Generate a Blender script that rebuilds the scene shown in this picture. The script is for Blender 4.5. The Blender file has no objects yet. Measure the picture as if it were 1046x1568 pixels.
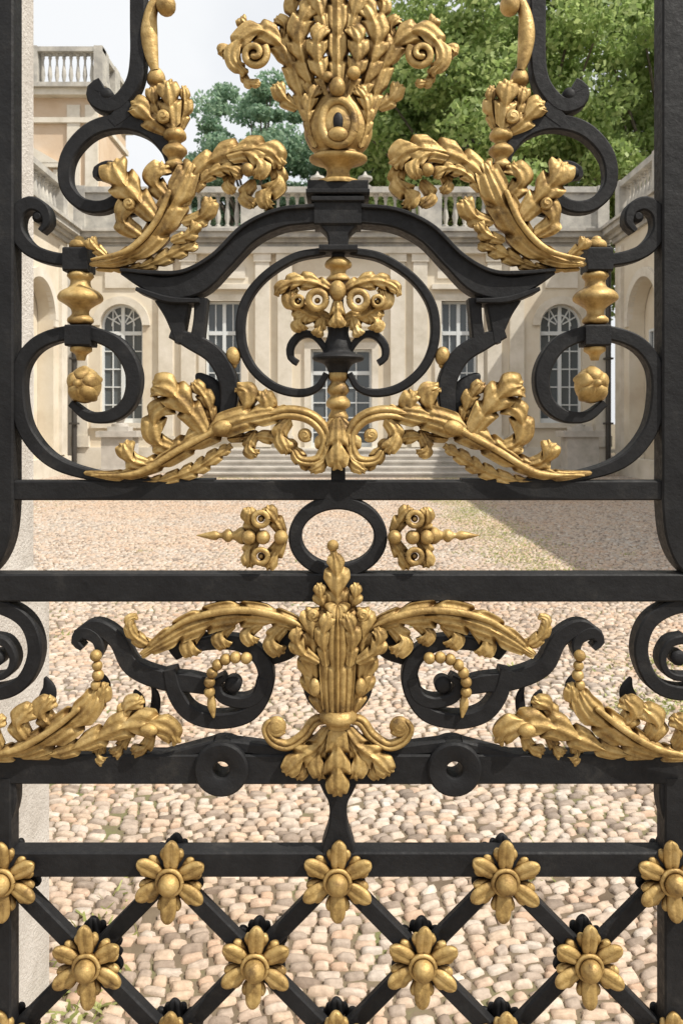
import bpy, bmesh, math, random
import numpy as np
from mathutils import Vector
random.seed(7); rng=np.random.default_rng(7)
scene=bpy.context.scene
CAMY=-1.178
def link(o,parent=None):
    scene.collection.objects.link(o)
    if parent: o.parent=parent
    return o
def empty(name):
    e=bpy.data.objects.new(name,None); e.empty_display_size=0.2
    return link(e)
# ---------------------------------------------------------------- materials
def nodemat(name):
    m=bpy.data.materials.new(name); m.use_nodes=True
    nt=m.node_tree; b=nt.nodes['Principled BSDF']
    return m,nt,b
def N(nt,t,**k):
    n=nt.nodes.new(t)
    for a,v in k.items():
        setattr(n,a,v)
    return n
def ramp(nt,stops):
    r=N(nt,'ShaderNodeValToRGB'); e=r.color_ramp.elements
    e[0].position=stops[0][0]; e[0].color=(*stops[0][1],1)
    e[1].position=stops[-1][0]; e[1].color=(*stops[-1][1],1)
    for p,c in stops[1:-1]:
        x=e.new(p); x.color=(*c,1)
    return r
def noise(nt,scale,detail=6,rough=.6,coord='Object'):
    tc=N(nt,'ShaderNodeTexCoord'); n=N(nt,'ShaderNodeTexNoise')
    n.inputs['Scale'].default_value=scale; n.inputs['Detail'].default_value=detail; n.inputs['Roughness'].default_value=rough
    nt.links.new(tc.outputs[coord],n.inputs['Vector']); return n
def bump(nt,b,src,strength,dist):
    bp=N(nt,'ShaderNodeBump'); bp.inputs['Strength'].default_value=strength; bp.inputs['Distance'].default_value=dist
    nt.links.new(src,bp.inputs['Height']); nt.links.new(bp.outputs[0],b.inputs['Normal']); return bp
def stone(name,c1,c2,c3,sc=1.2,bs=.3,bd=.02):
    m,nt,b=nodemat(name)
    n=noise(nt,sc,8,.65); r=ramp(nt,[(.3,c1),(.5,c2),(.7,c3)])
    nt.links.new(n.outputs[0],r.inputs[0]); nt.links.new(r.outputs[0],b.inputs['Base Color'])
    b.inputs['Roughness'].default_value=.9
    n2=noise(nt,sc*12,6,.7); bump(nt,b,n2.outputs[0],bs,bd)
    return m
M_stone=stone('limestone',(.56,.47,.36),(.67,.60,.48),(.74,.68,.58),.7)
M_stone2=stone('limestone_orange',(.50,.36,.24),(.60,.46,.33),(.64,.53,.42),.5)
M_trim=stone('limestone_trim',(.52,.47,.38),(.66,.61,.52),(.75,.70,.62),1.5)
M_dark=stone('weathered_coping',(.26,.25,.235),(.42,.40,.36),(.58,.55,.49),2.0)
M_pier=stone('rough_render',(.52,.48,.43),(.64,.60,.55),(.72,.68,.63),9,.9,.01)
M_step=stone('step_stone',(.36,.34,.30),(.48,.45,.41),(.58,.55,.50),2)
def simple(name,c,r=.5,m=0):
    mm,nt,b=nodemat(name); b.inputs['Base Color'].default_value=(*c,1); b.inputs['Roughness'].default_value=r; b.inputs['Metallic'].default_value=m
    n=noise(nt,30,3); bump(nt,b,n.outputs[0],.1,.002)
    return mm
M_glass=simple('window_glass',(.09,.105,.115),.12)
M_frame=simple('window_paint',(.66,.69,.70),.5)
M_pipe=simple('downspout_paint',(.05,.045,.04),.5)
# iron
M_iron,nt,b=nodemat('wrought_iron_paint')
n=noise(nt,14,7,.7); r=ramp(nt,[(.35,(.008,.008,.009)),(.58,(.015,.015,.016)),(.72,(.034,.032,.030)),(.85,(.075,.068,.06))])
nt.links.new(n.outputs[0],r.inputs[0]); nt.links.new(r.outputs[0],b.inputs['Base Color'])
n2=noise(nt,120,5,.6); r2=ramp(nt,[(.3,(.5,)*3),(.7,(.75,)*3)]); nt.links.new(n2.outputs[0],r2.inputs[0]); nt.links.new(r2.outputs[0],b.inputs['Roughness'])
b.inputs['Specular IOR Level'].default_value=.26
n3=noise(nt,55,7,.65); bump(nt,b,n3.outputs[0],.6,.003)
# gold
M_gold,nt,b=nodemat('aged_gilding')
n=noise(nt,26,9,.74)
r=ramp(nt,[(.30,(.10,.058,.022)),(.41,(.30,.19,.066)),(.53,(.48,.325,.118)),(.70,(.64,.47,.215))])
nt.links.new(n.outputs[0],r.inputs[0])
ao=N(nt,'ShaderNodeAmbientOcclusion'); ao.samples=6; ao.inputs['Distance'].default_value=.014  # crevice shade: occlusion darkening painted into the gold base colour
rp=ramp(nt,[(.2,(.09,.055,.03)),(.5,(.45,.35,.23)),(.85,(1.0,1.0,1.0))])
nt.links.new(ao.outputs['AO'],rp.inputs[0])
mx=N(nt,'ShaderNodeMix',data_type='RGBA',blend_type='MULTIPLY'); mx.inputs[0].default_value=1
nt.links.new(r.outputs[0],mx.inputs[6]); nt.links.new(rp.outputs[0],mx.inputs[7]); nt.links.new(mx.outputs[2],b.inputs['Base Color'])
b.inputs['Metallic'].default_value=.45
n2=noise(nt,60,5,.6); r2=ramp(nt,[(.3,(.38,)*3),(.7,(.68,)*3)]); nt.links.new(n2.outputs[0],r2.inputs[0]); nt.links.new(r2.outputs[0],b.inputs['Roughness'])
n3=noise(nt,110,6,.65); bump(nt,b,n3.outputs[0],.55,.003)
# cobbles
M_cob,nt,b=nodemat('cobblestone')
geo=N(nt,'ShaderNodeNewGeometry')
r=ramp(nt,[(0,(.24,.20,.17)),(.2,(.45,.40,.36)),(.4,(.58,.48,.39)),(.6,(.54,.51,.48)),(.8,(.53,.40,.31)),(1,(.64,.61,.57))])
nt.links.new(geo.outputs['Random Per Island'],r.inputs[0])
n=noise(nt,.35,4,.6); r3=ramp(nt,[(.35,(1,.89,.78)),(.65,(.95,.96,.96))]); nt.links.new(n.outputs[0],r3.inputs[0])
n4=noise(nt,35,6,.7); r4=ramp(nt,[(.3,(.66,.63,.60)),(.65,(1.05,1.03,1.0))]); nt.links.new(n4.outputs[0],r4.inputs[0])
mx=N(nt,'ShaderNodeMix',data_type='RGBA',blend_type='MULTIPLY'); mx.inputs[0].default_value=1
mx2=N(nt,'ShaderNodeMix',data_type='RGBA',blend_type='MULTIPLY'); mx2.inputs[0].default_value=1
nt.links.new(r.outputs[0],mx.inputs[6]); nt.links.new(r3.outputs[0],mx.inputs[7])
nt.links.new(mx.outputs[2],mx2.inputs[6]); nt.links.new(r4.outputs[0],mx2.inputs[7]); nt.links.new(mx2.outputs[2],b.inputs['Base Color'])
b.inputs['Roughness'].default_value=.8; bump(nt,b,n4.outputs[0],.5,.006)
# ground
M_ground,nt,b=nodemat('sandy_ground')
n=noise(nt,1.2,8,.7); r=ramp(nt,[(.35,(.10,.07,.045)),(.52,(.17,.13,.085)),(.62,(.15,.16,.06)),(.75,(.14,.18,.05))])
nt.links.new(n.outputs[0],r.inputs[0]); nt.links.new(r.outputs[0],b.inputs['Base Color']); b.inputs['Roughness'].default_value=.95
n2=noise(nt,40,5); bump(nt,b,n2.outputs[0],.5,.01)
# leaves
def leafmat(name,stops):
    m,nt,b=nodemat(name)
    geo=N(nt,'ShaderNodeNewGeometry'); r=ramp(nt,stops)
    nt.links.new(geo.outputs['Random Per Island'],r.inputs[0]); nt.links.new(r.outputs[0],b.inputs['Base Color'])
    b.inputs['Roughness'].default_value=.55
    tr=N(nt,'ShaderNodeBsdfTranslucent'); nt.links.new(r.outputs[0],tr.inputs[0])
    ms=N(nt,'ShaderNodeMixShader'); ms.inputs[0].default_value=.5
    nt.links.new(b.outputs[0],ms.inputs[1]); nt.links.new(tr.outputs[0],ms.inputs[2])
    nt.links.new(ms.outputs[0],nt.nodes['Material Output'].inputs[0])
    return m
M_leaf=leafmat('plane_tree_leaves',[(0,(.21,.30,.09)),(.5,(.33,.44,.15)),(1,(.50,.58,.25))])
M_leaf2=leafmat('dark_tree_leaves',[(0,(.17,.28,.19)),(.5,(.25,.38,.25)),(1,(.36,.48,.32))])
M_grass=leafmat('weeds',[(0,(.30,.34,.11)),(1,(.52,.54,.22))])
M_bark=stone('bark',(.07,.055,.04),(.12,.1,.08),(.2,.17,.13),5,.8,.03)
# ---------------------------------------------------------------- mesh helpers
class MB:
    def __init__(s): s.v=[]; s.f=[]
    def add(s,vs,fs):
        o=len(s.v); s.v.extend(vs); s.f.extend([tuple(i+o for i in f) for f in fs])
    def obj(s,name,mat,parent=None,smooth=True,angle=40):
        me=bpy.data.meshes.new(name); me.from_pydata([tuple(v) for v in s.v],[],s.f)
        bm=bmesh.new(); bm.from_mesh(me); bmesh.ops.recalc_face_normals(bm,faces=bm.faces); bm.to_mesh(me); bm.free()
        me.materials.append(mat)
        if smooth:
            me.polygons.foreach_set('use_smooth',[True]*len(me.polygons))
            if angle: me.set_sharp_from_angle(angle=math.radians(angle))
        return link(bpy.data.objects.new(name,me),parent)
# gate drawing coordinates: millimetres, x right, y down, h = relief towards the street
CX=517.5
def P(x,y,h=0): return ((x-CX)/1000,-h/1000,1.6+(645-y)/1000)
def cat(pts,step=5,closed=False):
    pts=np.array(pts,float)
    if len(pts)==2: pts=np.array([pts[0],(pts[0]+pts[1])/2,pts[1]])
    n=len(pts)
    if closed: ext=np.vstack([pts[-1],pts,pts[0],pts[1]]); segs=n
    else: ext=np.vstack([2*pts[0]-pts[1],pts,2*pts[-1]-pts[-2]]); segs=n-1
    out=[]
    for i in range(segs):
        p0,p1,p2,p3=ext[i:i+4]
        k=max(2,int(np.hypot(*(p2-p1)[:2])/step))
        for j in range(k):
            t=j/k
            out.append(.5*((2*p1)+(-p0+p2)*t+(2*p0-5*p1+4*p2-p3)*t*t+(-p0+3*p1-3*p2+p3)*t**3))
    if not closed: out.append(pts[-1])
    return np.array(out)
def parse(s):
    return [tuple(float(a) for a in q.split()) for q in s.split(',')]
def tang(a,closed=False):
    if closed: t=np.roll(a[:,:2],-1,0)-np.roll(a[:,:2],1,0)
    else: t=np.gradient(a[:,:2],axis=0)
    t/=np.maximum(np.hypot(t[:,0],t[:,1]),1e-6)[:,None]
    return t
def mirx(x): return 2*CX-x
iron=MB(); gold=MB(); rails=MB(); latt=MB(); rose=MB(); rose_b=MB()
def strip(mb,pts,w=None,t=11,h=0,mir=True,closed=False,ch=2.5,step=5):
    """flat forged bar with chamfered section"""
    if isinstance(pts,str): pts=parse(pts)
    pts=[p if len(p)>2 else (p[0],p[1],w) for p in pts]
    t=t+random.random()*1.6
    a=cat(pts,step,closed); T=tang(a,closed)
    for m in ([0,1] if mir else [0]):
        vs=[];n=len(a)
        for i in range(n):
            x,y,ww=a[i]; hw=max(ww/2,.5); c=min(ch,hw*.4)
            nx,ny=-T[i][1],T[i][0]
            for (q,d) in ((-hw,t-c),(-hw+c,t),(hw-c,t),(hw,t-c),(hw,-t+c),(hw-c,-t),(-hw+c,-t),(-hw,-t+c)):
                X=x+nx*q; Y=y+ny*q
                if m: X=mirx(X)
                vs.append(P(X,Y,h+d))
        fs=[]
        for i in range(n if closed else n-1):
            j=(i+1)%n
            for k in range(8):
                l=(k+1)%8; fs.append((i*8+k,i*8+l,j*8+l,j*8+k))
        if not closed: fs.append(tuple(range(8))); fs.append(tuple((n-1)*8+k for k in range(7,-1,-1)))
        mb.add(vs,fs)
def disc(mb,x,y,r,t=13,h=0,mir=True,hole=0):
    t+=random.random()*1.5
    n=28
    for m in ([0,1] if mir else [0]):
        vs=[];X=mirx(x) if m else x
        if hole: ring=[(hole,t-1.5),(hole+2,t),(r-3,t),(r,t-3),(r,-t+3),(r-3,-t),(hole+2,-t),(hole,-t+1.5)]
        else: ring=[(.01,t+1),(r*.5,t+1),(r-3,t-.5),(r,t-4),(r,-t+4),(r-3,-t),(.01,-t)]
        K=len(ring)
        for i in range(n):
            a=2*math.pi*i/n
            for (q,d) in ring: vs.append(P(X+q*math.cos(a),y+q*math.sin(a),h+d))
        fs=[]
        for i in range(n):
            j=(i+1)%n
            for k in range(K if hole else K-1):
                l=(k+1)%K; fs.append((i*K+k,i*K+l,j*K+l,j*K+k))
        mb.add(vs,fs)
def ball(mb,x,y,r,h=12,ry=None,rh=None,mir=True,n=14,ang=0):
    ry=ry or r; rh=rh or min(r,ry)
    ca,sa=math.cos(math.radians(ang)),math.sin(math.radians(ang))
    for m in ([0,1] if mir else [0]):
        vs=[];k=n//2+2
        for i in range(k+1):
            th=math.pi*i/k
            for j in range(n):
                ph=2*math.pi*j/n
                dx=r*math.sin(th)*math.cos(ph); dy=ry*math.cos(th)
                X=x+dx*ca-dy*sa; Y=y+dx*sa+dy*ca
                if m: X=mirx(X)
                vs.append(P(X,Y,h+rh*math.sin(th)*math.sin(ph)))
        fs=[(i*n+j,i*n+(j+1)%n,(i+1)*n+(j+1)%n,(i+1)*n+j) for i in range(k) for j in range(n)]
        mb.add(vs,fs)
def lathe(mb,x,prof,h=0,flat=1.0,mir=True,n=20,ribs=0):
    """turned piece on a vertical axis, prof=(y,r)"""
    pr=cat([(p[0],p[1]) for p in prof],3) if len(prof)>3 else np.array(prof,float)
    for m in ([0,1] if mir else [0]):
        X0=mirx(x) if m else x
        vs=[]
        for (y,r) in pr:
            r=max(r,.3)
            for j in range(n):
                a=2*math.pi*j/n; rr=r*(1+(ribs*math.cos(a*8)))
                vs.append(P(X0+rr*math.cos(a),y,h+rr*flat*math.sin(a)))
        k=len(pr)
        fs=[(i*n+j,i*n+(j+1)%n,(i+1)*n+(j+1)%n,(i+1)*n+j) for i in range(k-1) for j in range(n)]
        fs.append(tuple(range(n))); fs.append(tuple((k-1)*n+j for j in range(n-1,-1,-1)))
        mb.add(vs,fs)
def leaf(pts,h=10,lift=10,dome=.20,mir=True,mb=None,notch=.38,skew=.8,sc=1.12,lob=.95,fl=1.5,cup=.11,n=None):
    """acanthus blade: soft flutes, a few broad pointed lobes cut by notches, rolled tip"""
    mb=mb or gold
    if isinstance(pts,str): pts=parse(pts)
    a=cat(pts,2.5)
    d=np.r_[0,np.cumsum(np.hypot(np.diff(a[:,0]),np.diff(a[:,1])))]; L=d[-1]
    wm=max(p[2] for p in pts)
    n=n or max(1,int(round(L/(wm*lob))))
    m_=max(16,int(L/1.6)); ss=np.linspace(0,L,m_)
    A=np.c_[np.interp(ss,d,a[:,0]),np.interp(ss,d,a[:,1]),np.interp(ss,d,a[:,2])]
    T=tang(A); u=ss/L
    wt=max(pts[-1][2],4); q=np.clip((L-ss)/(wt*.75),0,1); tip=np.sqrt(np.clip(1-(1-q)**2,.003,1))
    K=25; v=np.sin(np.linspace(-1,1,K)*math.pi/2)*.999
    notches=[(i+1)/(n+.35)+random.uniform(-.02,.02) for i in range(n)]
    for m in ([0,1] if mir else [0]):
        jl=random.uniform(.95,1.04)
        vs=[];R=K+4
        for i in range(m_):
            x,y,w=A[i]; w=w*sc*jl
            t=T[i]; nx,ny=-t[1],t[0]
            e=np.clip((u[i]-.72)/.28,0,1)
            hb=h+lift*(u[i]**2)*(1-.55*e*e)
            g=0
            for c in notches:
                dd=(u[i]-c)*L/wm
                # sharp behind the notch, long slope ahead of it: saw-tooth lobes
                g+=math.exp(-(dd/(.07 if dd<0 else .20))**2)
            g=min(g,1)
            row=[]
            for k in range(K):
                av=abs(v[k])
                mar=1-notch*g
                lat=v[k]*w/2*mar*tip[i]
                fw=skew*w/2*av**1.7*tip[i]
                H=dome*w*(1-av**2.4)
                H+=w*.044*math.cos(2*math.pi*fl*av)*(1-.4*av)
                H-=w*.12*g*av
                H+=w*cup*av**5*(1-g)
                X=x+nx*lat+t[0]*fw; Y=y+ny*lat+t[1]*fw
                row.append((X,Y,hb+H*(.35+.65*tip[i])))
            X1,Y1,_=row[-1]; X0_,Y0_,_=row[0]
            row.append((X1,Y1,hb-4)); row.append((x+(X1-x)*.7,y+(Y1-y)*.7,hb-6)); row.append((x+(X0_-x)*.7,y+(Y0_-y)*.7,hb-6)); row.append((X0_,Y0_,hb-4))
            for (X,Y,H) in row: vs.append(P(mirx(X) if m else X,Y,H))
        fs=[(i*R+k,i*R+(k+1)%R,(i+1)*R+(k+1)%R,(i+1)*R+k) for i in range(m_-1) for k in range(R)]
        fs.append(tuple(range(R))); fs.append(tuple((m_-1)*R+k for k in range(R-1,-1,-1)))
        mb.add(vs,fs)
def B(*pp,h=16,sc=1.06,**k):
    """several leaflets at once"""
    for p in pp: leaf(p,h=h,sc=sc,**k)
def G(pts,g=1,lift=8,h=10,dome=.42,mir=True,mb=None,tipround=True):
    """cast stroke: domed, grooved, tip rising towards the viewer"""
    mb=mb or gold
    if isinstance(pts,str): pts=parse(pts)
    a=cat(pts,3.2)
    d=np.r_[0,np.cumsum(np.hypot(np.diff(a[:,0]),np.diff(a[:,1])))]; L=d[-1]
    wt=max(pts[-1][2],3); 
    ss=np.r_[np.arange(0,max(L-wt*.6,1),3.5), L-wt*.6*(1-np.sin(np.linspace(0,1,6)*math.pi/2))] if L>wt else np.linspace(0,L,12)
    ss=np.unique(np.clip(ss,0,L)); A=np.c_[np.interp(ss,d,a[:,0]),np.interp(ss,d,a[:,1]),np.interp(ss,d,a[:,2])]
    T=tang(A)
    if tipround:
        q=np.clip((L-ss)/(wt*.6),0,1); A[:,2]*=np.sqrt(np.clip(1-(1-q)**2,.01,1))
    K=11 if g<=1 else 6*g+3
    v=np.sin(np.linspace(-1,1,K)*math.pi/2) if g<=1 else np.linspace(-1,1,K)
    dm=np.sqrt(np.clip(1-v*v,0,1))
    if g==0: H=dm
    elif g==1: H=dm*(1-.42*np.exp(-(v/.25)**2))
    else: H=dm**.7*(.62+.38*np.abs(np.sin(g*math.pi*(v+1)/2)))
    for m in ([0,1] if mir else [0]):
        vs=[];n=len(A);R=K+2
        for i in range(n):
            x,y,w=A[i]; s=ss[i]/L; hb=h+lift*s*s
            nx,ny=-T[i][1],T[i][0]
            for k in range(K):
                X=x+nx*v[k]*w/2; Y=y+ny*v[k]*w/2
                if m: X=mirx(X)
                vs.append(P(X,Y,hb+dome*w*H[k]))
            for q in (.8,-.8):
                X=x+nx*q*w/2; Y=y+ny*q*w/2
                if m: X=mirx(X)
                vs.append(P(X,Y,hb-4))
        fs=[]
        for i in range(n-1):
            for k in range(R):
                l=(k+1)%R; fs.append((i*R+k,i*R+l,(i+1)*R+l,(i+1)*R+k))
        fs.append(tuple(range(R))); fs.append(tuple((n-1)*R+k for k in range(R-1,-1,-1)))
        mb.add(vs,fs)
def spiral(cx,cy,r0,r1,a0,turns,w0,w1,n=18,sgn=1):
    out=[]
    for i in range(n+1):
        t=i/n; r=r0+(r1-r0)*t; a=math.radians(a0)+sgn*2*math.pi*turns*t
        out.append((cx+r*math.cos(a),cy+r*math.sin(a),w0+(w1-w0)*t))
    return out
def knob(x,y,r,h=20,mir=True,mb=None):
    """curled leaf tip: little volute"""
    mb=mb or gold
    ball(mb,x,y,r*.9,h=h-6,rh=r*.45,mir=mir)
    G(spiral(x,y,r*.75,r*.15,30,1.3,r*.55,r*.35,18),0,lift=4,h=h-5,mir=mir,mb=mb,dome=.5)
# ================================================================= GATE IRON
S=lambda *a,**k: strip(iron,*a,**k)
strip(rails,"10 -120,10 300,10 700,10 770,3 825,-18 862,-60 885",36,t=17)
strip(rails,"8 1185,8 1400,8 1660",32,t=16)
strip(rails,[(28,1190,6),(20,1225,20),(14,1260,14),(10,1300,8)],t=12)
for y,w,t in ((750,30,13),(897,42,16),(1316,38,15)):
    strip(rails,[(-260,y),(200,y),(CX,y),(835,y),(1295,y)],w,t=t,mir=False)
strip(rails,[(-260,1172),(100,1172),(318,1172)],45,t=15); strip(rails,[(366,1172),(CX,1172),(669,1172)],45,t=15,mir=False)
# top bars and scrolls
S("214 -120,214 30,214 90,208 128,190 155,172 165,152 158,148 142,160 134",24,t=12); disc(iron,165,148,11,t=11)
S("268 262 18,258 232 20,232 203 22,190 190 24,142 202 24,108 240 22,104 285 20,128 314 20,162 318 19,188 300 18,190 272 17,172 256 15,152 262 12,150 274 8"); disc(iron,160,266,11,t=11)
S("205 165 24,190 178 26,175 192 20"); 
S("66 356 8,76 342 14,70 322 18,50 314 22,32 328 22,30 356 22,48 382 22,80 396 20,125 402 18"); disc(iron,62,334,9,t=11)
S("103 400,141 400",36,t=19); S("106 515,144 515",32,t=18)
S("330 735 6,240 738 12,150 728 16,85 706 20,45 662 22,32 610 22,36 560 22,66 524 22,122 510 22,178 526 24,206 568 24,202 612 22,176 636 20,140 638 16,112 618 10"); 
# pediment arch
S("482 333 28,430 340 28,384 362 30,344 400 34,306 434 38,262 444 34,225 434 22,192 421 6",t=20)
S("482 322 6,428 328 6,376 352 6,330 396 6,286 420 6,240 422 6,192 418 5",t=27)
S("310 464 6,262 462 10,215 446 6",t=24)
S("268 458 56,272 480 38,275 505 22,277 526 12",t=15)
S("310 458 20,308 490 18,304 520 20",t=13)
S("264 512 14,296 524 26,330 545 28,350 580 28,352 615 26,344 645 22,325 668 14",t=14)
# centre cap
S("472 292,563 292",18,t=26,mir=False); S("470 301,565 301",7,t=30,mir=False)
S("482 328,553 328",44,t=24,mir=False); S("478 312,557 312",8,t=28,mir=False)
S("518 350 58,518 362 34,518 380 30",t=20,mir=False); S("489 384,547 384",10,t=22,mir=False)
S("518 380 20,518 500 16,518 735 22",t=7,mir=False)
# central ring scrolls
S("498 386 12,450 396 13,402 428 13,374 470 14,370 520 14,386 562 14,420 592 14,458 602 13,486 594 11,500 572 9",t=10)
S("500 556 8,498 535 9,480 514 10,460 514 12,446 530 12,446 548 11,456 556 10",t=9)
lathe(iron,518,[(500,17),(512,16),(530,22),(540,24),(545,38),(552,38),(558,22),(572,14),(588,8)],mir=False)
# oval ring between rails
S([(CX+65*math.cos(a),821+52*math.sin(a),20) for a in np.linspace(0,2*math.pi,20,endpoint=False)],t=13,mir=False,closed=True)
# lower scrolls
S("150 1008 8,156 990 14,150 974 18,130 966 20,120 980 14,130 990 8",t=13)
S("122 972 20,150 958 24,182 978 26,205 1018 28,250 1038 30,300 1044 28,335 1052 22",t=12)
S("262 1022 20,272 1060 24,296 1090 24,338 1100 24,384 1088 24,408 1048 24,402 1008 24,370 984 22,325 982 20,290 990 18",t=13)
S("405 1035 20,396 1062 20,372 1072 18,342 1064 16,334 1044 14,346 1034 10",t=14); disc(iron,358,1046,13,t=12)
S("-60 930 20,0 926 22,44 950 22,58 995 22,40 1040 22,0 1058 22,-60 1050 20",t=12)
S("-40 1035 10,10 1032 10,26 1008 12,14 982 14,-10 975 14",t=13); disc(iron,0,1005,12,t=12)
disc(iron,342,1170,41,t=21,hole=13)
S("220 1162 8,300 1144 14,330 1138 18",t=12); S("354 1138 18,420 1146 16,500 1160 10",t=12)
S("518 1190 60,518 1208 44,518 1225 28,518 1255 28,518 1285 46,518 1300 52",t=14,mir=False)
# black leaf backings
for s in ("318 668 20,330 630 44,322 595 34,300 572 10","62 1090 26,74 1060 24,68 1038 4","235 1100 16,238 1070 14,232 1052 3","150 1080 20,158 1050 22,150 1030 4","208 1110 18,212 1075 20,205 1058 4",
          "205 330 22,196 290 34,182 262 14","470 1010 22,486 1060 40,505 1095 22","408 1010 26,440 990 40,462 960 30","262 1000 30,285 985 40,330 980 20"):
    G(s,0,h=-6,lift=2,dome=.25,mb=iron)
# ================================================================= GOLD
# --- A: middle leaf group
leaf("134 723 6,190 726 18,248 706 28,304 672 36,356 648 36,404 636 30,440 632 20",h=14,fl=2,notch=.25,lob=1.6,dome=.24)
B("180 731 8,240 736 18,296 720 24,332 698 20,356 682 10",h=8)
G("396 644 16,440 632 22,478 640 22,500 668 20,490 702 18,462 704 14,450 688 11",2,h=20,lift=4)
B("350 672 12,400 668 20,438 678 22,466 706 20,498 718 10",h=10,notch=.3)
B("236 712 18,210 704 30,196 678 28","282 692 22,248 676 36,244 640 36,268 618 28","352 654 20,376 630 34,380 602 28,366 594 14","382 652 18,408 628 30,404 600 24",h=16)
leaf("320 664 24,296 630 42,268 600 40,242 592 20",h=22,lift=14)
leaf("330 652 14,320 614 24,300 586 16",h=14); G("250 590 12,242 600 10,248 612 5",0,h=24)
G("150 726 3,220 722 8,280 688 10,340 656 9",0,h=30,lift=-4,dome=.4); 
ball(gold,345,655,17,24,ry=12,ang=-20)
B("446 640 18,432 664 26,444 692 18","517 640 16,500 668 28,498 702 22,476 720 12",h=20)
leaf("517 640 18,517 680 32,517 716 18",h=26,mir=False); knob(468,666,12,26)
B("392 662 14,384 684 22,396 696 10","262 708 12,256 688 18,240 680 8",h=12)
# middle stem beads
lathe(gold,518,[(395,12),(402,20),(409,20),(413,13),(420,12),(426,18),(432,18),(436,10)],mir=False)
lathe(gold,518,[(564,8),(572,15),(580,15),(585,11),(592,16),(600,17),(606,12),(614,18),(622,18),(628,11),(636,15),(642,15),(650,9)],mir=False)
ball(gold,358,546,12,4,ry=15,mir=True); ball(gold,358,560,6,4,ry=5)
# --- B: central blossoms
def ringlet(x,y,r,h=16,bead=.26):
    G([(x+r*.52*math.cos(t),y+r*.52*math.sin(t),r*.42) for t in np.linspace(0,2*math.pi,16)],0,lift=0,h=h+r*.15,tipround=False)
    ball(gold,x,y,r*bead,h=h-2,n=10)
B("517 500 14,498 490 24,474 484 30,450 464 28,450 444 14",h=10)
B("512 452 16,486 438 28,456 434 24,432 444 16,425 456 6",h=16,notch=.3)
B("474 478 16,460 494 24,464 508 10","494 486 14,490 504 20,484 516 8",h=14)
ringlet(487,464,25,26,bead=.18); ringlet(458,465,15,22)
ball(gold,517,450,13,26,ry=16,mir=False); leaf("517 462 14,517 484 24,517 504 12",h=26,mir=False)
# --- C: clusters between rails
ringlet(402,792,20,20); ringlet(402,848,20,20)
B("436 820 16,424 798 26,408 776 20","436 820 16,424 842 26,408 866 20","396 820 14,384 798 24,384 776 12","396 820 14,384 842 24,384 866 12",h=8)
for q in ((432,820,11),(384,820,11),(405,820,11)): ball(gold,q[0],q[1],q[2],18)
G("301 820 1,318 820 10,331 820 15,336 820 9,341 820 9,347 820 20,353 820 20,358 820 11,366 820 24,374 820 28,384 820 16",0,h=0,lift=0,dome=.5,tipround=False)
# --- D: left upper leaf group
leaf("142 408 6,188 400 24,230 376 38,262 334 42,284 292 36,298 256 24",h=14,notch=.25,lob=1.3,fl=2,dome=.24)
B("150 414 5,215 412 16,262 394 24,302 374 20",h=8)
B("222 366 22,198 346 34,206 314 28","268 316 22,244 286 36,258 260 24","282 346 18,312 338 28,330 312 20","266 374 14,294 364 22,308 346 12","170 398 12,152 382 20,146 370 8",h=18)
leaf("246 344 24,218 312 42,194 284 42,182 258 24",h=22,lift=14)
G("150 404 3,205 390 9,245 350 10,268 300 8",0,h=32,lift=0,dome=.4)
knob(207,320,11,36)
leaf("284 322 16,298 280 30,332 252 38,376 240 40,414 242 34,434 260 18",h=16,lift=14,notch=.4)
B("300 300 12,322 276 20,350 266 20,374 276 14",h=20)
B("420 250 20,428 280 28,410 304 26,414 324 12","392 280 16,378 302 22,392 320 12","362 262 14,352 284 20,360 300 10",h=12)
leaf("352 250 20,382 246 28,402 262 24,398 282 14",h=26); ball(gold,384,270,10,30)
# candle drop
ball(gold,258,16,15,14,ry=16); G("266 4 10,246 2 16,234 24 20,231 56 26,234 86 22,240 112 12",0,h=8,lift=0,tipround=False)
lathe(gold,240,[(106,7),(113,12),(120,14),(127,14),(133,8)]);
B("264 208 20,240 192 34,220 172 30,206 168 12","262 204 20,244 172 28,238 140 16","276 204 14,286 172 22,285 138 8",h=10)
leaf("270 206 20,266 168 32,262 134 16",h=18); knob(256,188,12,30)
lathe(gold,270,[(200,12),(208,17),(215,17),(220,10),(224,10),(230,17),(236,19),(242,14),(248,10),(256,16),(262,14),(268,6)],h=8)
# --- E: side turned pieces
ball(gold,122,376,16,0,ry=11); ball(gold,122,368,8,0,ry=7)
lathe(gold,124,[(418,18),(424,20),(430,15),(440,17),(447,28),(453,33),(460,33),(466,24),(474,14),(482,13),(488,19),(494,19),(499,12)])
lathe(gold,125,[(532,16),(538,16),(543,9),(552,6)]); 
ball(gold,131,590,25,2,ry=28,n=20)
for i in range(5):
    a=2*math.pi*i/5-1.57; G([(131+3*math.cos(a),588+3*math.sin(a),12),(131+15*math.cos(a),588+16*math.sin(a),24),(131+28*math.cos(a),590+30*math.sin(a),22)],0,h=20,lift=-18,dome=.42)
ball(gold,131,588,6,34)
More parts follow.
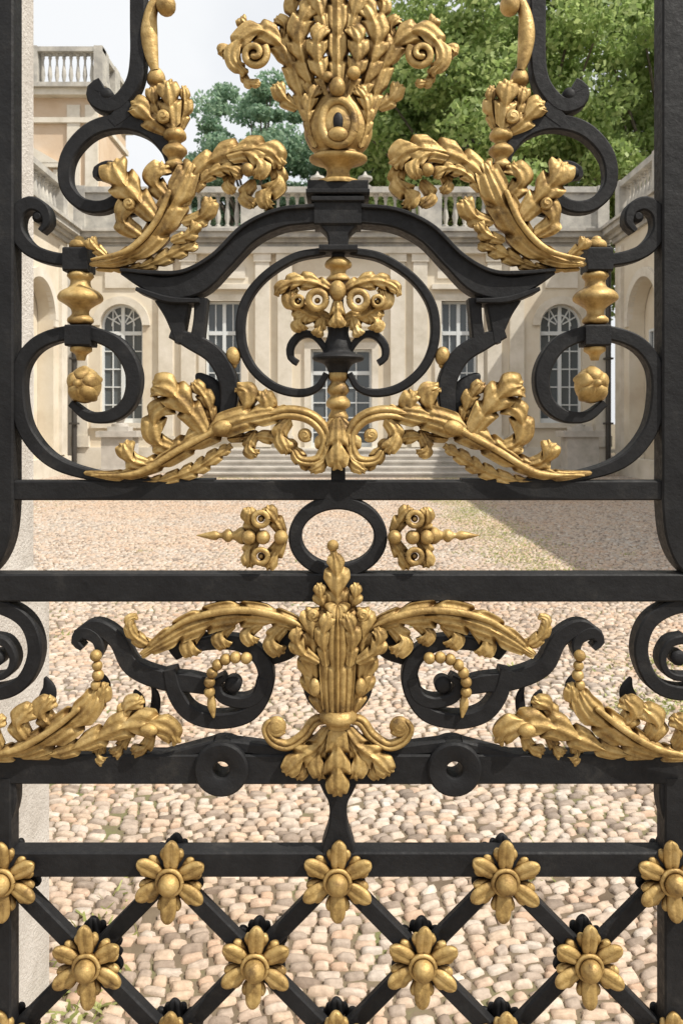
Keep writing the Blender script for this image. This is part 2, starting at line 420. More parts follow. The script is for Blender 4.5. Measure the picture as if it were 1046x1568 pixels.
# --- F: crown ornament
lathe(gold,518,[(286,32),(280,32),(275,20),(262,18),(254,30),(250,42),(244,44),(238,36),(225,46),(205,52),(180,47),(150,34),(120,24),(95,16)],mir=False,flat=.75,n=32,h=6)
G([(518+24*math.cos(a),203+33*math.sin(a),14) for a in np.linspace(.4,2*math.pi+.4,20)],0,h=38,lift=0,mir=False,tipround=False,dome=.5)
ball(iron,518,203,8,43,ry=14,rh=5,mir=False); ball(gold,518,222,15,44,ry=11,rh=8,mir=False)  # black ball added to imitate the dark hole inside the cartouche loop
ball(gold,517,152,12,42,ry=15,mir=False); ball(gold,541,131,10,42,mir=False); ball(gold,503,136,8,40,mir=False)
B("484 236 8,474 200 18,476 168 22,490 146 12",h=26,notch=.3)
leaf("517 150 26,517 100 42,517 50 40,517 0 36,517 -60 18",h=24,mir=False,notch=.3,fl=2)
leaf("490 168 18,470 116 32,460 68 34,474 32 28,490 20 14",h=18,lift=18,notch=.3)
leaf("504 160 16,490 116 28,488 80 26,498 58 14",h=28,lift=14)
leaf("500 70 14,488 24 28,472 -6 24,476 -40 12",h=30); leaf("470 50 12,450 24 22,458 -10 12",h=14)
leaf("476 194 18,462 150 28,448 108 32,430 78 36,398 60 34,370 78 28,362 102 22,378 122 14",h=14,lift=16,notch=.3,lob=1.1)
ball(gold,393,97,14,20,rh=10); G(spiral(393,97,19,5,-40,1.5,13,8,28),0,h=28,lift=8,dome=.38)
B("460 172 14,438 158 24,424 136 16","432 74 14,438 50 22,424 36 10","394 60 14,378 46 20,370 36 8","364 84 12,348 84 20,341 92 6","372 112 10,380 130 16,400 136 8",h=12)
# --- G: lower central acanthus
leaf("500 1088 20,482 1044 34,476 1006 32,478 978 16",h=14,notch=.35)
leaf("506 1092 20,490 1046 32,482 994 36,480 952 34,480 926 16",h=18,lift=16,notch=.3)
leaf("517 1092 40,517 1050 48,517 990 50,517 945 42,517 918 24",h=26,mir=False,dome=.2,notch=.2,fl=3,lob=1.4)
B("500 1010 14,496 965 26,506 930 16","490 1004 14,466 988 26,456 968 20,460 952 10",h=34,lift=8); ball(gold,484,1042,9,28,ry=14)
knob(481,934,11,38)
leaf("517 940 26,516 900 38,516 872 30,513 850 16,510 836 10",h=24,mir=False,notch=.35); ball(gold,510,831,9,28,mir=False)
B("510 940 14,494 914 22,490 888 10",h=22)
lathe(gold,518,[(1078,22),(1086,28),(1094,28),(1100,20),(1106,18)],mir=False,h=16)
G("508 1096 14,484 1098 18,466 1120 18,442 1134 18,420 1126 18,410 1108 15,418 1094 12",2,h=14); knob(425,1104,17,26)
B("508 1106 20,488 1132 34,462 1150 34,438 1174 16","504 1116 18,488 1152 30,494 1182 14",h=16,lift=12)
leaf("517 1100 26,517 1140 36,517 1172 34,517 1204 16",h=24,mir=False,notch=.35); B("462 1140 14,464 1168 22,454 1184 10","484 1122 14,468 1130 22,462 1146 12",h=12)
# --- H: upper arms
leaf("478 968 14,448 950 26,402 938 36,350 938 40,300 952 36,262 972 26,222 998 8",h=14,notch=.25,lob=1.3,fl=2,dome=.24)
G("474 958 5,440 940 10,390 928 11,340 930 11,290 944 9,250 970 5",0,h=30,lift=-4,dome=.4)
B("270 976 14,236 984 20,210 968 18,204 946 14,214 940 9",h=12,notch=.15)
B("316 952 18,296 974 30,300 998 22","362 946 18,342 966 28,350 986 14","404 946 18,384 962 26,392 980 14","440 952 18,420 974 30,432 996 18",h=14)
# bead strands
for i,(x,y) in enumerate([(380,1001),(364,1000),(349,1003),(337,1011),(329,1023),(325,1037),(325,1052)]): ball(gold,x,y,9-.1*i,22)
G("326 1058 8,327 1074 14,331 1092 3",0,h=12)
for x,y,r in [(154,998,9),(156,1013,8),(157,1027,9),(154,1042,8)]: ball(gold,x,y,r,20)
# --- I: lower left leaves
leaf("-30 1152 12,20 1146 26,66 1130 38,108 1104 40,142 1076 32,158 1046 14",h=14,notch=.25,lob=1.3,fl=2,dome=.24)
leaf("40 1152 8,100 1144 22,150 1124 32,194 1104 40,234 1100 38,264 1110 28,276 1130 10",h=16,notch=.38,lob=1.1)
G("-20 1146 5,40 1134 10,90 1106 10,134 1072 8",0,h=32,lift=0,dome=.4)
B("10 1142 18,-4 1112 30,14 1090 16","56 1136 22,38 1102 36,62 1074 22","100 1116 20,74 1086 34,88 1062 18","136 1088 18,160 1066 26,168 1040 12","196 1106 18,200 1078 28,224 1064 14",h=16)
B("236 1118 14,226 1138 22,206 1146 12","160 1130 14,156 1150 22,166 1160 10","200 1120 14,186 1142 20,176 1150 8",h=8)
ball(gold,236,1106,14,30,ry=10)
# ================================================================= LATTICE
def rosette(x,y):
    tw=random.uniform(-3,3)
    for back in (0,1):
        mb=rose_b if back else rose; h0=-24 if back else 14; sc=.88 if back else 1
        for i in range(6):
            a=math.radians(90+60*i+tw+random.uniform(-2,2)); ca,sa=math.cos(a),math.sin(a)
            def q(r,o): return (x+r*ca-o*sa, y-(r*sa+o*ca))
            R=(62 if i%3==0 else 58)*sc*random.uniform(.97,1.02)
            for o in (-1,1):
                G([(*q(18,o*3),10),(*q(34*sc,o*9),16),(*q(46*sc,o*14),15)],0,h=h0-2,lift=4,mir=False,mb=mb,dome=.36)
            G([(*q(10,0),15),(*q(28,0),24),(*q(R-16,0),24),(*q(R,0),19)],1,h=h0+3,lift=7,mir=False,mb=mb,dome=.32)
        if not back:
            ball(mb,x,y,16,h0+15,mir=False); 
            G([(x+18*math.cos(a),y+18*math.sin(a),8) for a in np.linspace(0,2*math.pi,14)],0,h=h0+9,lift=0,mir=False,tipround=False,mb=mb)
for k,xs in ((0,(-240,12,265,517,769,1022,1275)),(1,(-114,140,393,645,895,1150)),(2,(-240,12,265,517,769,1022,1275))):
    for x in xs: rosette(x,1338+k*128)
for i in range(-3,6):
    x0=12+253*i
    strip(latt,[(x0,1338),(x0+253*1.6,1338+128*2*1.6)],25,t=9,h=2,mir=False,step=40)
    strip(latt,[(x0,1338),(x0-253*1.6,1338+128*2*1.6)],25,t=6,h=-5,mir=False,step=40)
gate=empty('wrought_iron_gate')
rails.obj('rails_and_posts',M_iron,gate,angle=30); iron.obj('forged_scrolls',M_iron,gate,angle=38)
latt.obj('lattice_bars',M_iron,gate,angle=30); rose_b.obj('rear_rosettes',M_iron,gate,angle=60)
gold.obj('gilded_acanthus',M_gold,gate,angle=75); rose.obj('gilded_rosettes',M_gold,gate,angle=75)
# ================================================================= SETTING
def D(d): return d+CAMY
def box(mb,x0,x1,y0,y1,z0,z1,T=None):
    c=[(x,y,z) for x in (x0,x1) for y in (y0,y1) for z in (z0,z1)]
    if T: c=[T(*p) for p in c]
    mb.add(c,[(0,1,3,2),(4,6,7,5),(0,4,5,1),(2,3,7,6),(0,2,6,4),(1,5,7,3)])
def wall(mb,T,u0,u1,z0,z1,ops,th=.4):
    us=sorted({u0,u1,*[o[0] for o in ops],*[o[1] for o in ops]}); 
    for a,b_ in zip(us[:-1],us[1:]):
        zs=[(z0,z1)]
        for o in ops:
            if o[0]<=a+1e-6 and o[1]>=b_-1e-6:
                zs=[(z0,o[2]),(o[3],z1)]
        for p,q in zs:
            if q>p+1e-4: box(mb,a,b_,0,th,p,q,T)
def spandrel(mb,T,u0,u1,zs,th):
    """fills the square top of an opening so that it reads as a round arch"""
    c=(u0+u1)/2; r=(u1-u0)/2; n=14
    for sd in (-1,1):
        vs=[];pts=[(c+sd*r*math.cos(a),zs+r*math.sin(a)) for a in np.linspace(0,math.pi/2,n)]
        for v in (.001,th):
            for (u,z) in pts: vs.append(T(u,v,z))
            vs.append(T(c+sd*r,v,zs+r))
        k=n+1;fs=[]
        for i in range(n-1):
            fs+= [(i,i+1,n),(k+i,k+n,k+i+1),(i,k+i,k+i+1,i+1)]
        mb.add(vs,fs)
def arcband(mb,T,c,zs,r0,r1,v0,v1):
    n=20;vs=[]
    for a in np.linspace(0,math.pi,n):
        for r,v in ((r0,v1),(r0,v0),(r1,v0),(r1,v1)): vs.append(T(c+r*math.cos(a),v,zs+r*math.sin(a)))
    mb.add(vs,[(i*4+k,i*4+(k+1)%4,i*4+4+(k+1)%4,i*4+4+k) for i in range(n-1) for k in range(4)])
def window(fr,gl,T,u0,u1,z0,z1,cols=2,rows=5,arch=False,v=.22):
    box(gl,u0,u1,v+.03,v+.05,z0,z1,T)
    f=.07
    box(fr,u0,u0+f,v-.03,v+.03,z0,z1,T); box(fr,u1-f,u1,v-.03,v+.03,z0,z1,T)
    box(fr,u0+f,u1-f,v-.03,v+.03,z1-f,z1,T); box(fr,u0+f,u1-f,v-.03,v+.03,z0,z0+f*2,T)
    c=(u0+u1)/2; box(fr,c-.055,c+.055,v-.045,v+.028,z0+f*2,z1-f,T)
    zt=z0+(z1-z0)*.76
    box(fr,u0+f,u1-f,v-.04,v+.027,zt-.06,zt+.06,T)
    for s in (0,1):
        a=u0+f if s==0 else c+.055; b_=c-.055 if s==0 else u1-f
        for i in range(1,cols):
            uu=a+(b_-a)*i/cols; box(fr,uu-.016,uu+.016,v-.01,v+.025,z0+.14,z1-f,T)
        for j in range(1,rows):
            zz=z0+(zt-z0)*j/rows; box(fr,a,b_,v-.012,v+.024,zz-.018,zz+.018,T)
    if arch:
        zs=z1-(u1-u0)/2; r=(u1-u0)/2
        for a in np.linspace(0,math.pi,7)[1:-1]:
            p0=(c+.18*r*math.cos(a),zs+.18*r*math.sin(a)); p1=(c+r*math.cos(a),zs+r*math.sin(a))
            dx,dz=-math.sin(a)*.02,math.cos(a)*.02
            vs=[T(p[0]+s*dx,vv,p[1]+s*dz) for vv in (v-.015,v+.022) for p in (p0,p1) for s in (-1,1)]
            fr.add(vs,[(0,1,3,2),(4,6,7,5),(0,2,6,4),(1,5,7,3)])
        arcband(fr,T,c,zs,r*.5,r*.56,v-.02,v+.02); arcband(fr,T,c,zs,r*.9,r,v-.035,v+.03)
def baluster(mb,T,u,v,z0,z1,n=8):
    H=z1-z0
    pr=[(0,.09),(.08,.09),(.1,.05),(.16,.06),(.32,.095),(.48,.075),(.7,.04),(.82,.05),(.86,.075),(.9,.05),(.92,.09),(1,.09)]
    vs=[]
    for t,r in pr:
        for j in range(n):
            a=2*math.pi*j/n; vs.append(T(u+r*math.cos(a),v+r*math.sin(a),z0+H*t))
    mb.add(vs,[(i*n+j,i*n+(j+1)%n,(i+1)*n+(j+1)%n,(i+1)*n+j) for i in range(len(pr)-1) for j in range(n)])
def balustrade(st,T,u0,u1,z,h,ped=3.2,solid=lambda i:False):
    box(st,u0,u1,.04,.46,z,z+.16,T); box(st,u0,u1,.02,.48,z+h-.18,z+h,T)
    n=max(1,round((u1-u0)/ped)); L=(u1-u0)/n
    for i in range(n+1):
        u=u0+i*L; a=max(u0,u-.35); b_=min(u1,u+.35); box(st,a,b_,.0,.5,z+.003,z+h+.03,T)
        if i<n:
            if solid(i): box(st,u+.35,u+L-.35,.1,.4,z+.15,z+h-.17,T)
            else:
                k=int((L-.7)/.27)
                for j in range(k): baluster(st,T,u+.35+(j+.5)*(L-.7)/k,.25,z+.16,z+h-.18)
def cornice(st,T,u0,u1,z):
    for dz,dv,hh in ((0,.10,.14),(.142,.2,.12),(.264,.38,.16),(.426,.46,.09)): box(st,u0,u1,-dv,.3,z+dz,z+dz+hh,T)
YB=D(24); XW=8.35
# --- main palace block
pal=empty('stone_palace')
st=MB();tr=MB();gl=MB();fr=MB();dk=MB()
TB=lambda u,v,z:(u,YB+v,z)
ops=[];arch=[]
for s in (-1,1):
    c=s*3.67; ops.append((c-.56,c+.56,1.25,5.35)); c=s*6.85; ops.append((c-.66,c+.66,1.55,5.25)); arch.append((c-.66,c+.66,5.25-.66))
ops.append((-.95,.95,.78,3.85))
wall(st,TB,-XW,XW,0,7.3,ops)
box(st,-XW,XW,.4,.6,0,7.2,TB)
for a in arch: spandrel(st,TB,*a,.39); arcband(tr,TB,(a[0]+a[1])/2,a[2],.66,.9,-.08,.1)
for o in ops:
    ar=any(abs(o[0]-a[0])<1e-3 for a in arch); window(fr,gl,TB,*o,arch=ar)
    if not ar:
        box(tr,o[0]-.2,o[0],-.06,.1,o[2],o[3]+.2,TB); box(tr,o[1],o[1]+.2,-.06,.1,o[2],o[3]+.2,TB); box(tr,o[0],o[1],-.062,.1,o[3],o[3]+.2,TB)
        box(tr,o[0]-.3,o[1]+.3,-.18,.1,o[3]+.35,o[3]+.5,TB); box(tr,o[0]-.12,o[1]+.12,-.05,.1,o[3]+.7,min(o[3]+1.1,6.4),TB)
    box(tr,o[0]-.25,o[1]+.25,-.14,.1,o[2]-.16,o[2]-.003,TB)
for s in (-1,1):
    for c in (1.75,2.45,4.75,5.45,8.1):
        x=s*c; box(tr,x-.22,x+.22,-.12,.1,1.15,6.55,TB); box(tr,x-.28,x+.28,-.17,.1,.8,1.147,TB); box(tr,x-.27,x+.27,-.16,.1,6.553,6.8,TB)
    box(tr,s*6.85-.5,s*6.85+.5,-.05,.1,5.75,6.3,TB)
    c=s*3.67; box(tr,c-.5,c+.5,-.05,.1,.9,1.08,TB)
box(tr,-XW,XW,-.1,.1,0,.79,TB); box(tr,-XW,XW,-.21,.1,6.803,7.0,TB)
cornice(dk,TB,-XW,XW,7.0)
balustrade(dk,TB,-XW,XW,7.53,1.4,2.78,solid=lambda i:i in (0,5) )
box(st,-XW,XW,.6,8,6.9,7.5,TB)
lathe_v=[(0,.35),(.1,.35),(.14,.15),(.3,.2),(.5,.42),(.62,.4),(.66,.2),(.8,.1),(.95,.02)]
def vlathe(mb,x,y,z,pr,sc=1,n=16):
    vs=[(x+r*sc*math.cos(2*math.pi*j/n),y+r*sc*math.sin(2*math.pi*j/n),z+t*sc) for t,r in pr for j in range(n)]
    mb.add(vs,[(i*n+j,i*n+(j+1)%n,(i+1)*n+(j+1)%n,(i+1)*n+j) for i in range(len(pr)-1) for j in range(n)])
for s in (-1,1): vlathe(dk,s*.75,YB+.25,8.95,lathe_v,.55)
st.obj('walls',M_stone,pal,smooth=False); tr.obj('trim',M_trim,pal,smooth=False); gl.obj('window_panes',M_glass,pal,smooth=False); fr.obj('window_frames',M_frame,pal,smooth=False); dk.obj('cornice_and_balustrade',M_dark,pal,angle=30)
# downspouts
for s in (-1,1):
    mb=MB(); n=10
    vs=[(s*8.22+.085*math.cos(2*math.pi*j/n),YB-.28+.085*math.sin(2*math.pi*j/n),z) for z in (.05,7.0) for j in range(n)]
    mb.add(vs,[(j,(j+1)%n,n+(j+1)%n,n+j) for j in range(n)])
    for z in (1.5,3.5,5.5): box(mb,s*8.22-.12,s*8.22+.12,YB-.4,YB-.16,z,z+.06)
    mb.obj('downspout',M_pipe)
# --- wings
def wing(name,sgn,y0,y1,mst):
    e=empty(name); T=lambda u,v,z:(sgn*(XW+v),u,z)
    st=MB();tr=MB();gl=MB();fr=MB();dk=MB()
    ops=[];ars=[]; u=y1-2.2
    while u>y0+1.5:
        ops.append((u-1.05,u+1.05,.35,5.6)); ars.append((u-1.05,u+1.05,4.55)); u-=3.6
    wall(st,T,y0,y1,0,7.3,ops,.45)
    box(st,y0,y1,.46,.7,0,7.3,T)
    for i,(a,o) in enumerate(zip(ars,ops)):
        spandrel(st,T,*a,.44); c=(a[0]+a[1])/2; arcband(tr,T,c,a[2],1.05,1.3,-.07,.1)
        box(tr,a[0]-.26,a[0]-.001,-.06,.1,a[2]-.2,a[2]-.003,T); box(tr,a[1]+.001,a[1]+.26,-.06,.1,a[2]-.2,a[2]-.003,T)
        window(fr,gl,T,c-.55,c+.55,1.2,4.2,v=.40)
        box(tr,c+1.45,c+1.9,-.1,.1,.6,6.8,T) if c+1.9<y1 else None
    box(tr,y0,y1,-.12,.1,0,.55,T)
    cornice(dk,T,y0,y1,7.0); balustrade(dk,T,y0,y1,7.53,1.3,3.0,solid=lambda i:i%2==0)
    box(st,y0,y1,.72,7,0,7.4,T)
    st.obj('walls',mst,e,smooth=False); tr.obj('trim',M_trim,e,smooth=False); gl.obj('window_panes',M_glass,e,smooth=False); fr.obj('window_frames',M_frame,e,smooth=False); dk.obj('cornice_and_balustrade',M_dark,e,angle=30)
wing('stone_palace_wing',-1,3.0,YB-.5,M_stone); wing('stone_palace_wing',1,D(4.7),YB-.5,M_stone)
# --- tall pavilion behind left
e=empty('stone_pavilion'); st=MB();tr=MB();dk=MB();gl=MB();fr=MB()
YP=D(30); TP=lambda u,v,z:(u,YP+v,z)
ops=[(-12.6,-11.2,8.3,11.2),(-16.2,-14.8,8.3,11.2)]
wall(st,TP,-18,-9.4,0,14.2,ops); box(st,-18,-9.4,.4,3.6,0,14.1,TP)
for o in ops:
    window(fr,gl,TP,*o); box(tr,o[0]-.25,o[1]+.25,-.2,.1,o[3]+.25,o[3]+.4,TP)
    vs=[TP(o[0]-.3,v,o[3]+.42) for v in (-.2,.1)]+[TP(o[1]+.3,v,o[3]+.42) for v in (-.2,.1)]+[TP((o[0]+o[1])/2,v,o[3]+1.0) for v in (-.2,.1)]
    tr.add(vs,[(0,2,4),(1,5,3),(0,4,5,1),(2,3,5,4)])
    box(tr,o[0]-.2,o[0],-.06,.1,o[2],o[3]+.2,TP); box(tr,o[1],o[1]+.2,-.06,.1,o[2],o[3]+.2,TP)
for x in (-9.7,-10.4): box(tr,x-.25,x+.25,-.1,.05,0,13.9,TP)
box(tr,-18,-9.3,-.15,3.7,13.2,13.4,TP)
box(tr,-18,-9.15,-.35,3.9,14.2,14.45,TP); box(dk,-18,-9.0,-.5,4.0,14.453,14.62,TP)
balustrade(dk,TP,-18,-9.3,14.63,1.6,2.9); TR=lambda u,v,z:(-9.3-v,u,z); balustrade(dk,TR,YP+.5,YP+3.6,14.63,1.57,1.6)
st.obj('walls',M_stone2,e,smooth=False); tr.obj('trim',M_trim,e,smooth=False); dk.obj('balustrade',M_dark,e,angle=30); gl.obj('window_panes',M_glass,e,smooth=False); fr.obj('window_frames',M_frame,e,smooth=False)
# --- entrance steps
mb=MB()
for i in range(5):
    dpt=.36*(5-i)+.5; hw=3.3+.12*(5-i)
    box(mb,-hw,hw,YB-dpt,YB-.11,.15*i+.001*i,.15*(i+1)-.05,None)
    box(mb,-hw-.03,hw+.03,YB-dpt-.04,YB-.11,.15*(i+1)-.05,.15*(i+1),None)
mb.obj('entrance_steps',M_step,smooth=False)
# --- pedestals with urn
for x in (-6.4,6.9):
    mb=MB(); y=YB-1.7
    box(mb,x-.55,x+.55,y-.4,y+.4,0,.25); box(mb,x-.45,x+.45,y-.33,y+.33,.25,1.15); box(mb,x-.58,x+.58,y-.42,y+.42,1.15,1.32)
    box(mb,x-.3,x+.3,y-.25,y+.25,1.32,1.45); vlathe(mb,x,y,1.45,lathe_v,.7 if x<0 else .45)
    mb.obj('stone_pedestal',M_step,angle=30)
# --- gate pier
mb=MB()
box(mb,-2.2,-.85,.02,D(2.14),1.18,4.6); box(mb,-2.2,-.812,.0,D(2.155),0,1.15)
mb.add([(-.85,.02,1.20),(-.85,D(2.14),1.20),(-.812,0,1.15),(-.812,D(2.155),1.15),(-2.2,0,1.15),(-2.2,.02,1.2),(-2.2,D(2.155),1.15),(-2.2,D(2.14),1.2)],[(0,1,3,2),(0,2,4,5),(1,7,6,3)])
mb.obj('stone_gate_pier',M_pier,smooth=False)
# --- ground
me=bpy.data.meshes.new('ground'); me.from_pydata([(-400,-400,0),(400,-400,0),(400,400,0),(-400,400,0)],[],[(0,1,2,3)]); me.materials.append(M_ground)
link(bpy.data.objects.new('ground',me))
def quadmesh(name,V,F,mat,smooth,parent=None):
    me=bpy.data.meshes.new(name); me.vertices.add(len(V)); me.vertices.foreach_set('co',V.astype(np.float32).ravel())
    me.loops.add(F.size); me.loops.foreach_set('vertex_index',F.astype(np.int32).ravel())
    me.polygons.add(len(F)); me.polygons.foreach_set('loop_start',np.arange(0,F.size,4,dtype=np.int32)); me.polygons.foreach_set('loop_total',np.full(len(F),4,dtype=np.int32))
    if smooth: me.polygons.foreach_set('use_smooth',np.ones(len(F),dtype=bool))
    me.update(calc_edges=True); me.materials.append(mat)
    return link(bpy.data.objects.new(name,me),parent)
def cobbles():
    y=-2.5; cx=[];cy=[];sx=[];sy=[]
    while y<YB-.3:
        dy=.031+.008*rng.random()
        n=int(2*XW/.06)+4; ws=rng.uniform(.040,.088,n); xs=-XW+rng.random()*.1+np.cumsum(ws)-ws/2
        k=(xs<XW-.03)&(np.abs(xs)<2.2+.75*abs(y+1.2)); xs=xs[k]; ws=ws[k]
        cx.append(xs); cy.append(np.full(len(xs),y)); sx.append(ws/2*.93); sy.append(np.full(len(xs),dy/2)*rng.uniform(.76,1.08,len(xs)))
        y+=dy
    cx=np.concatenate(cx);cy=np.concatenate(cy);sx=np.concatenate(sx);sy=np.concatenate(sy)
    wx=cx; cy=cy+.05*np.sin(wx*1.3+.5)+.03*np.sin(wx*3.1+cy*.7)+.10*np.sin(wx*.5+cy*.35)+.025*np.sin(wx*9+cy*3)+rng.normal(0,.004,len(cx))
    keep=(rng.random(len(cx))>.03)&(cy<YB-.3); cx,cy,sx,sy=cx[keep],cy[keep],sx[keep],sy[keep]
    rot=.30*np.sin(wx[keep]*.8+cy*.5)+.2*np.cos(wx[keep]*9+cy*3)+rng.normal(0,.10,len(cx)); hh=rng.uniform(.002,.009,len(cx)); tilt=rng.normal(0,.12,(len(cx),2)); tilt[:,1]+=.06; base=rng.normal(0,.002,len(cx))
    V=[];F=[];off=0
    for sel,g in ((cy<4.5,np.array([-1,-.84,-.35,.35,.84,1])),(cy>=4.5,np.array([-1,-.65,.65,1]))):
        m=len(g); U,W=np.meshgrid(g,g,indexing='ij'); U=U.ravel();W=W.ravel()
        k=1-.13*(U*U*W*W); H=(1-np.abs(U)**5)*(1-np.abs(W)**4.5)
        a=cx[sel][:,None];b_=cy[sel][:,None]
        j=rng.uniform(.82,1.14,(sel.sum(),len(U)))*k
        lx=U*sx[sel][:,None]*j; ly=W*sy[sel][:,None]*j; r=rot[sel][:,None]
        X=a+lx*np.cos(r)-ly*np.sin(r); Y=b_+lx*np.sin(r)+ly*np.cos(r)
        Z=H*hh[sel][:,None]*rng.uniform(.8,1.15,(sel.sum(),len(U)))+(lx*tilt[sel,0][:,None]+ly*tilt[sel,1][:,None]*1.8)*H+.008*(H>.01)+base[sel][:,None]*H-.006*(H<.01)
        V.append(np.stack([X,Y,Z],-1).reshape(-1,3))
        q=np.array([(i*m+l,(i+1)*m+l,(i+1)*m+l+1,i*m+l+1) for i in range(m-1) for l in range(m-1)])
        F.append((off+(np.arange(sel.sum())*m*m)[:,None,None]+q[None]).reshape(-1,4)); off+=sel.sum()*m*m
    quadmesh('cobblestone_paving',np.concatenate(V),np.concatenate(F),M_cob,True)
cobbles()
def weeds(name,patches):
    C=[]
    for (x,y,rx,ry,n) in patches:
        C.append(np.c_[x+rng.normal(0,rx,n),y+rng.normal(0,ry,n)])
    C=np.concatenate(C); n=len(C); a=rng.uniform(0,6.28,n); h=rng.uniform(.010,.03,n); w=rng.uniform(.005,.011,n)
    le=rng.normal(0,.025,(n,2)); dx=np.cos(a)*w; dy=np.sin(a)*w
    V=np.stack([np.c_[C[:,0]-dx,C[:,1]-dy,np.full(n,.0)],np.c_[C[:,0]+dx,C[:,1]+dy,np.full(n,.0)],np.c_[C[:,0]+le[:,0]+dx*.5,C[:,1]+le[:,1]+dy*.5,h],np.c_[C[:,0]+le[:,0]-dx*.5,C[:,1]+le[:,1]-dy*.5,h]],1).reshape(-1,3)
    quadmesh(name,V,np.arange(4*n).reshape(-1,4),M_grass,False)
pt=[(2.2+rng.normal(0,.15),y,.25,.45,int(rng.uniform(300,900))) for y in np.arange(7.0,16,.9)]
pt+=[(-3.5,20.3,.8,.2,900),(3.0,20.3,.8,.2,900),(-.75,.95,.05,.25,260),(-6,14,.6,1.2,500),(1.75,3.1,.18,.12,400),(2.1,3.8,.25,.2,300),(.55,1.6,.06,.03,50),(-.6,1.65,.05,.04,60)]
pt+=[(rng.uniform(-3,4),rng.uniform(1.5,9),.07,.05,30) for _ in range(18)]
weeds('weeds',pt)
# --- trees
def tube(mb,p0,p1,r0,r1,n=8):
    p0=Vector(p0);p1=Vector(p1);d=(p1-p0).normalized();a=d.orthogonal().normalized();b_=d.cross(a)
    vs=[tuple(p+(a*math.cos(2*math.pi*j/n)+b_*math.sin(2*math.pi*j/n))*r) for p,r in ((p0,r0),(p1,r1)) for j in range(n)]
    mb.add(vs,[(j,(j+1)%n,n+(j+1)%n,n+j) for j in range(n)])
def tree(name,x,y,H,rad,z0,nclump,nleaf,ls,mat,squash=1.0):
    e=empty(name); e.location=(0,0,0)
    mb=MB(); tube(mb,(x,y,0),(x+.3,y,z0+1),.55,.4); 
    cc=[]
    for i in range(nclump):
        while True:
            p=rng.uniform(-1,1,3)
            if np.linalg.norm(p)<1 and np.linalg.norm(p)>.25: break
        cz=z0+(H-z0)*.5
        c=np.array([x+p[0]*rad*(1-.25*max(p[2],0)),y+p[1]*rad*squash,cz+p[2]*(H-z0)*.5]); cc.append(c)
        if i%3==0:
            mid=(x+.3+(c[0]-x)*.4,y+(c[1]-y)*.4,z0+1+(c[2]-z0)*.45); tube(mb,(x+.3,y,z0+.8),mid,.22,.13,6); tube(mb,mid,tuple(c),.13,.03,6)
    mb.obj('trunk_and_limbs',M_bark,e)
    cc=np.array(cc); idx=rng.integers(0,nclump,nleaf); cr=rng.uniform(.6,1.5,nclump)*rad/7
    d=rng.normal(0,1,(nleaf,3)); d/=np.linalg.norm(d,axis=1)[:,None]; d*=(rng.random(nleaf)**.45)[:,None]
    C=cc[idx]+d*cr[idx][:,None]*np.array([1.3,1.3,.8])
    u=rng.normal(0,1,(nleaf,3));u/=np.linalg.norm(u,axis=1)[:,None]; w=rng.normal(0,1,(nleaf,3)); w-=u*(u*w).sum(1)[:,None]; w/=np.linalg.norm(w,axis=1)[:,None]
    s=rng.uniform(.6,1.3,nleaf)[:,None]*ls
    V=np.stack([C-u*s,C-w*s*.6,C+u*s,C+w*s*.6],1).reshape(-1,3)
    quadmesh('foliage',V,np.arange(4*nleaf).reshape(-1,4),mat,False,e)
tree('plane_tree',8.3,D(40),28,8.2,6.5,190,80000,.17,M_leaf)
tree('plane_tree',16.5,D(38),26,7.0,6,140,56000,.17,M_leaf)
tree('plane_tree',3.4,D(44),23,5.0,7,100,40000,.17,M_leaf)
tree('broadleaf_tree',-5.4,D(46),22,4.7,9,130,44000,.15,M_leaf2)
tree('broadleaf_tree',.2,D(50),20,5.0,7,90,32000,.17,M_leaf2)
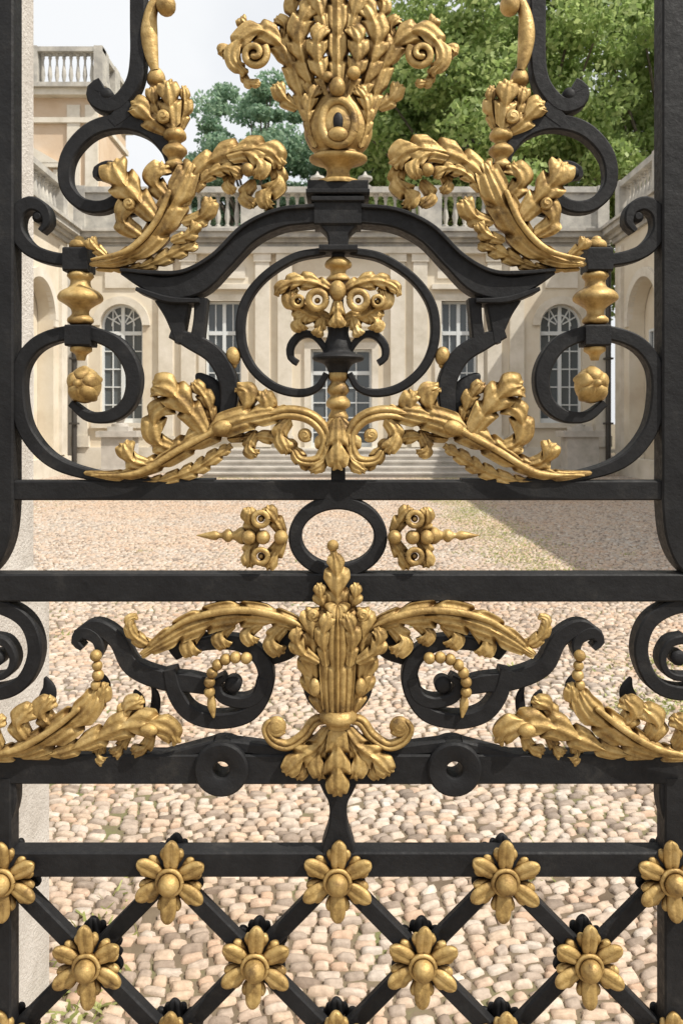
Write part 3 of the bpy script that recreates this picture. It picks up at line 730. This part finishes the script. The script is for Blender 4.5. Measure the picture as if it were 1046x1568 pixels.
# ================================================================= LIGHT, CAMERA
w=bpy.data.worlds.new('World'); scene.world=w; w.use_nodes=True; nt=w.node_tree
sky=nt.nodes.new('ShaderNodeTexSky'); sky.sky_type='NISHITA'; sky.sun_disc=False
EL,AZ=math.radians(53),math.radians(28)
sky.sun_elevation=EL; sky.sun_rotation=math.radians(118); sky.dust_density=5.0; sky.air_density=1.0; sky.ozone_density=1.0
bg=nt.nodes['Background']; bg.inputs[1].default_value=.15
# thin bright summer haze / cirrus over the blue
tc=nt.nodes.new('ShaderNodeTexCoord'); cn=nt.nodes.new('ShaderNodeTexNoise'); cn.inputs['Scale'].default_value=2.2; cn.inputs['Detail'].default_value=6
nt.links.new(tc.outputs['Generated'],cn.inputs['Vector'])
cr=ramp(nt,[(.3,(.70,)*3),(.62,(.96,)*3)]); nt.links.new(cn.outputs[0],cr.inputs[0])
mixn=nt.nodes.new('ShaderNodeMix'); mixn.data_type='RGBA'; nt.links.new(cr.outputs[0],mixn.inputs[0])
nt.links.new(sky.outputs[0],mixn.inputs[6]); mixn.inputs[7].default_value=(6.5,6.6,6.7,1); nt.links.new(mixn.outputs[2],bg.inputs[0])
sun=bpy.data.lights.new('sun','SUN'); sun.energy=5; sun.angle=math.radians(.5); sun.color=(1,.95,.86)
so=link(bpy.data.objects.new('sun',sun))
dirv=Vector((math.cos(EL)*math.cos(AZ),-math.cos(EL)*math.sin(AZ),math.sin(EL)))
so.rotation_euler=dirv.to_track_quat('Z','Y').to_euler(); so.location=(20,-8,30)
cam=bpy.data.cameras.new('camera'); co=link(bpy.data.objects.new('camera',cam)); scene.camera=co
co.location=(.0055,CAMY,1.6); co.rotation_euler=(math.radians(90),0,0)
cam.sensor_fit='VERTICAL'; cam.sensor_height=36; cam.lens=1178/1568*36; cam.shift_y=-139/1568
cam.clip_start=.05; cam.clip_end=1500
cam.dof.use_dof=True; cam.dof.focus_distance=1.16; cam.dof.aperture_fstop=16
scene.view_settings.view_transform='Standard'; scene.view_settings.look='None'; scene.view_settings.exposure=0
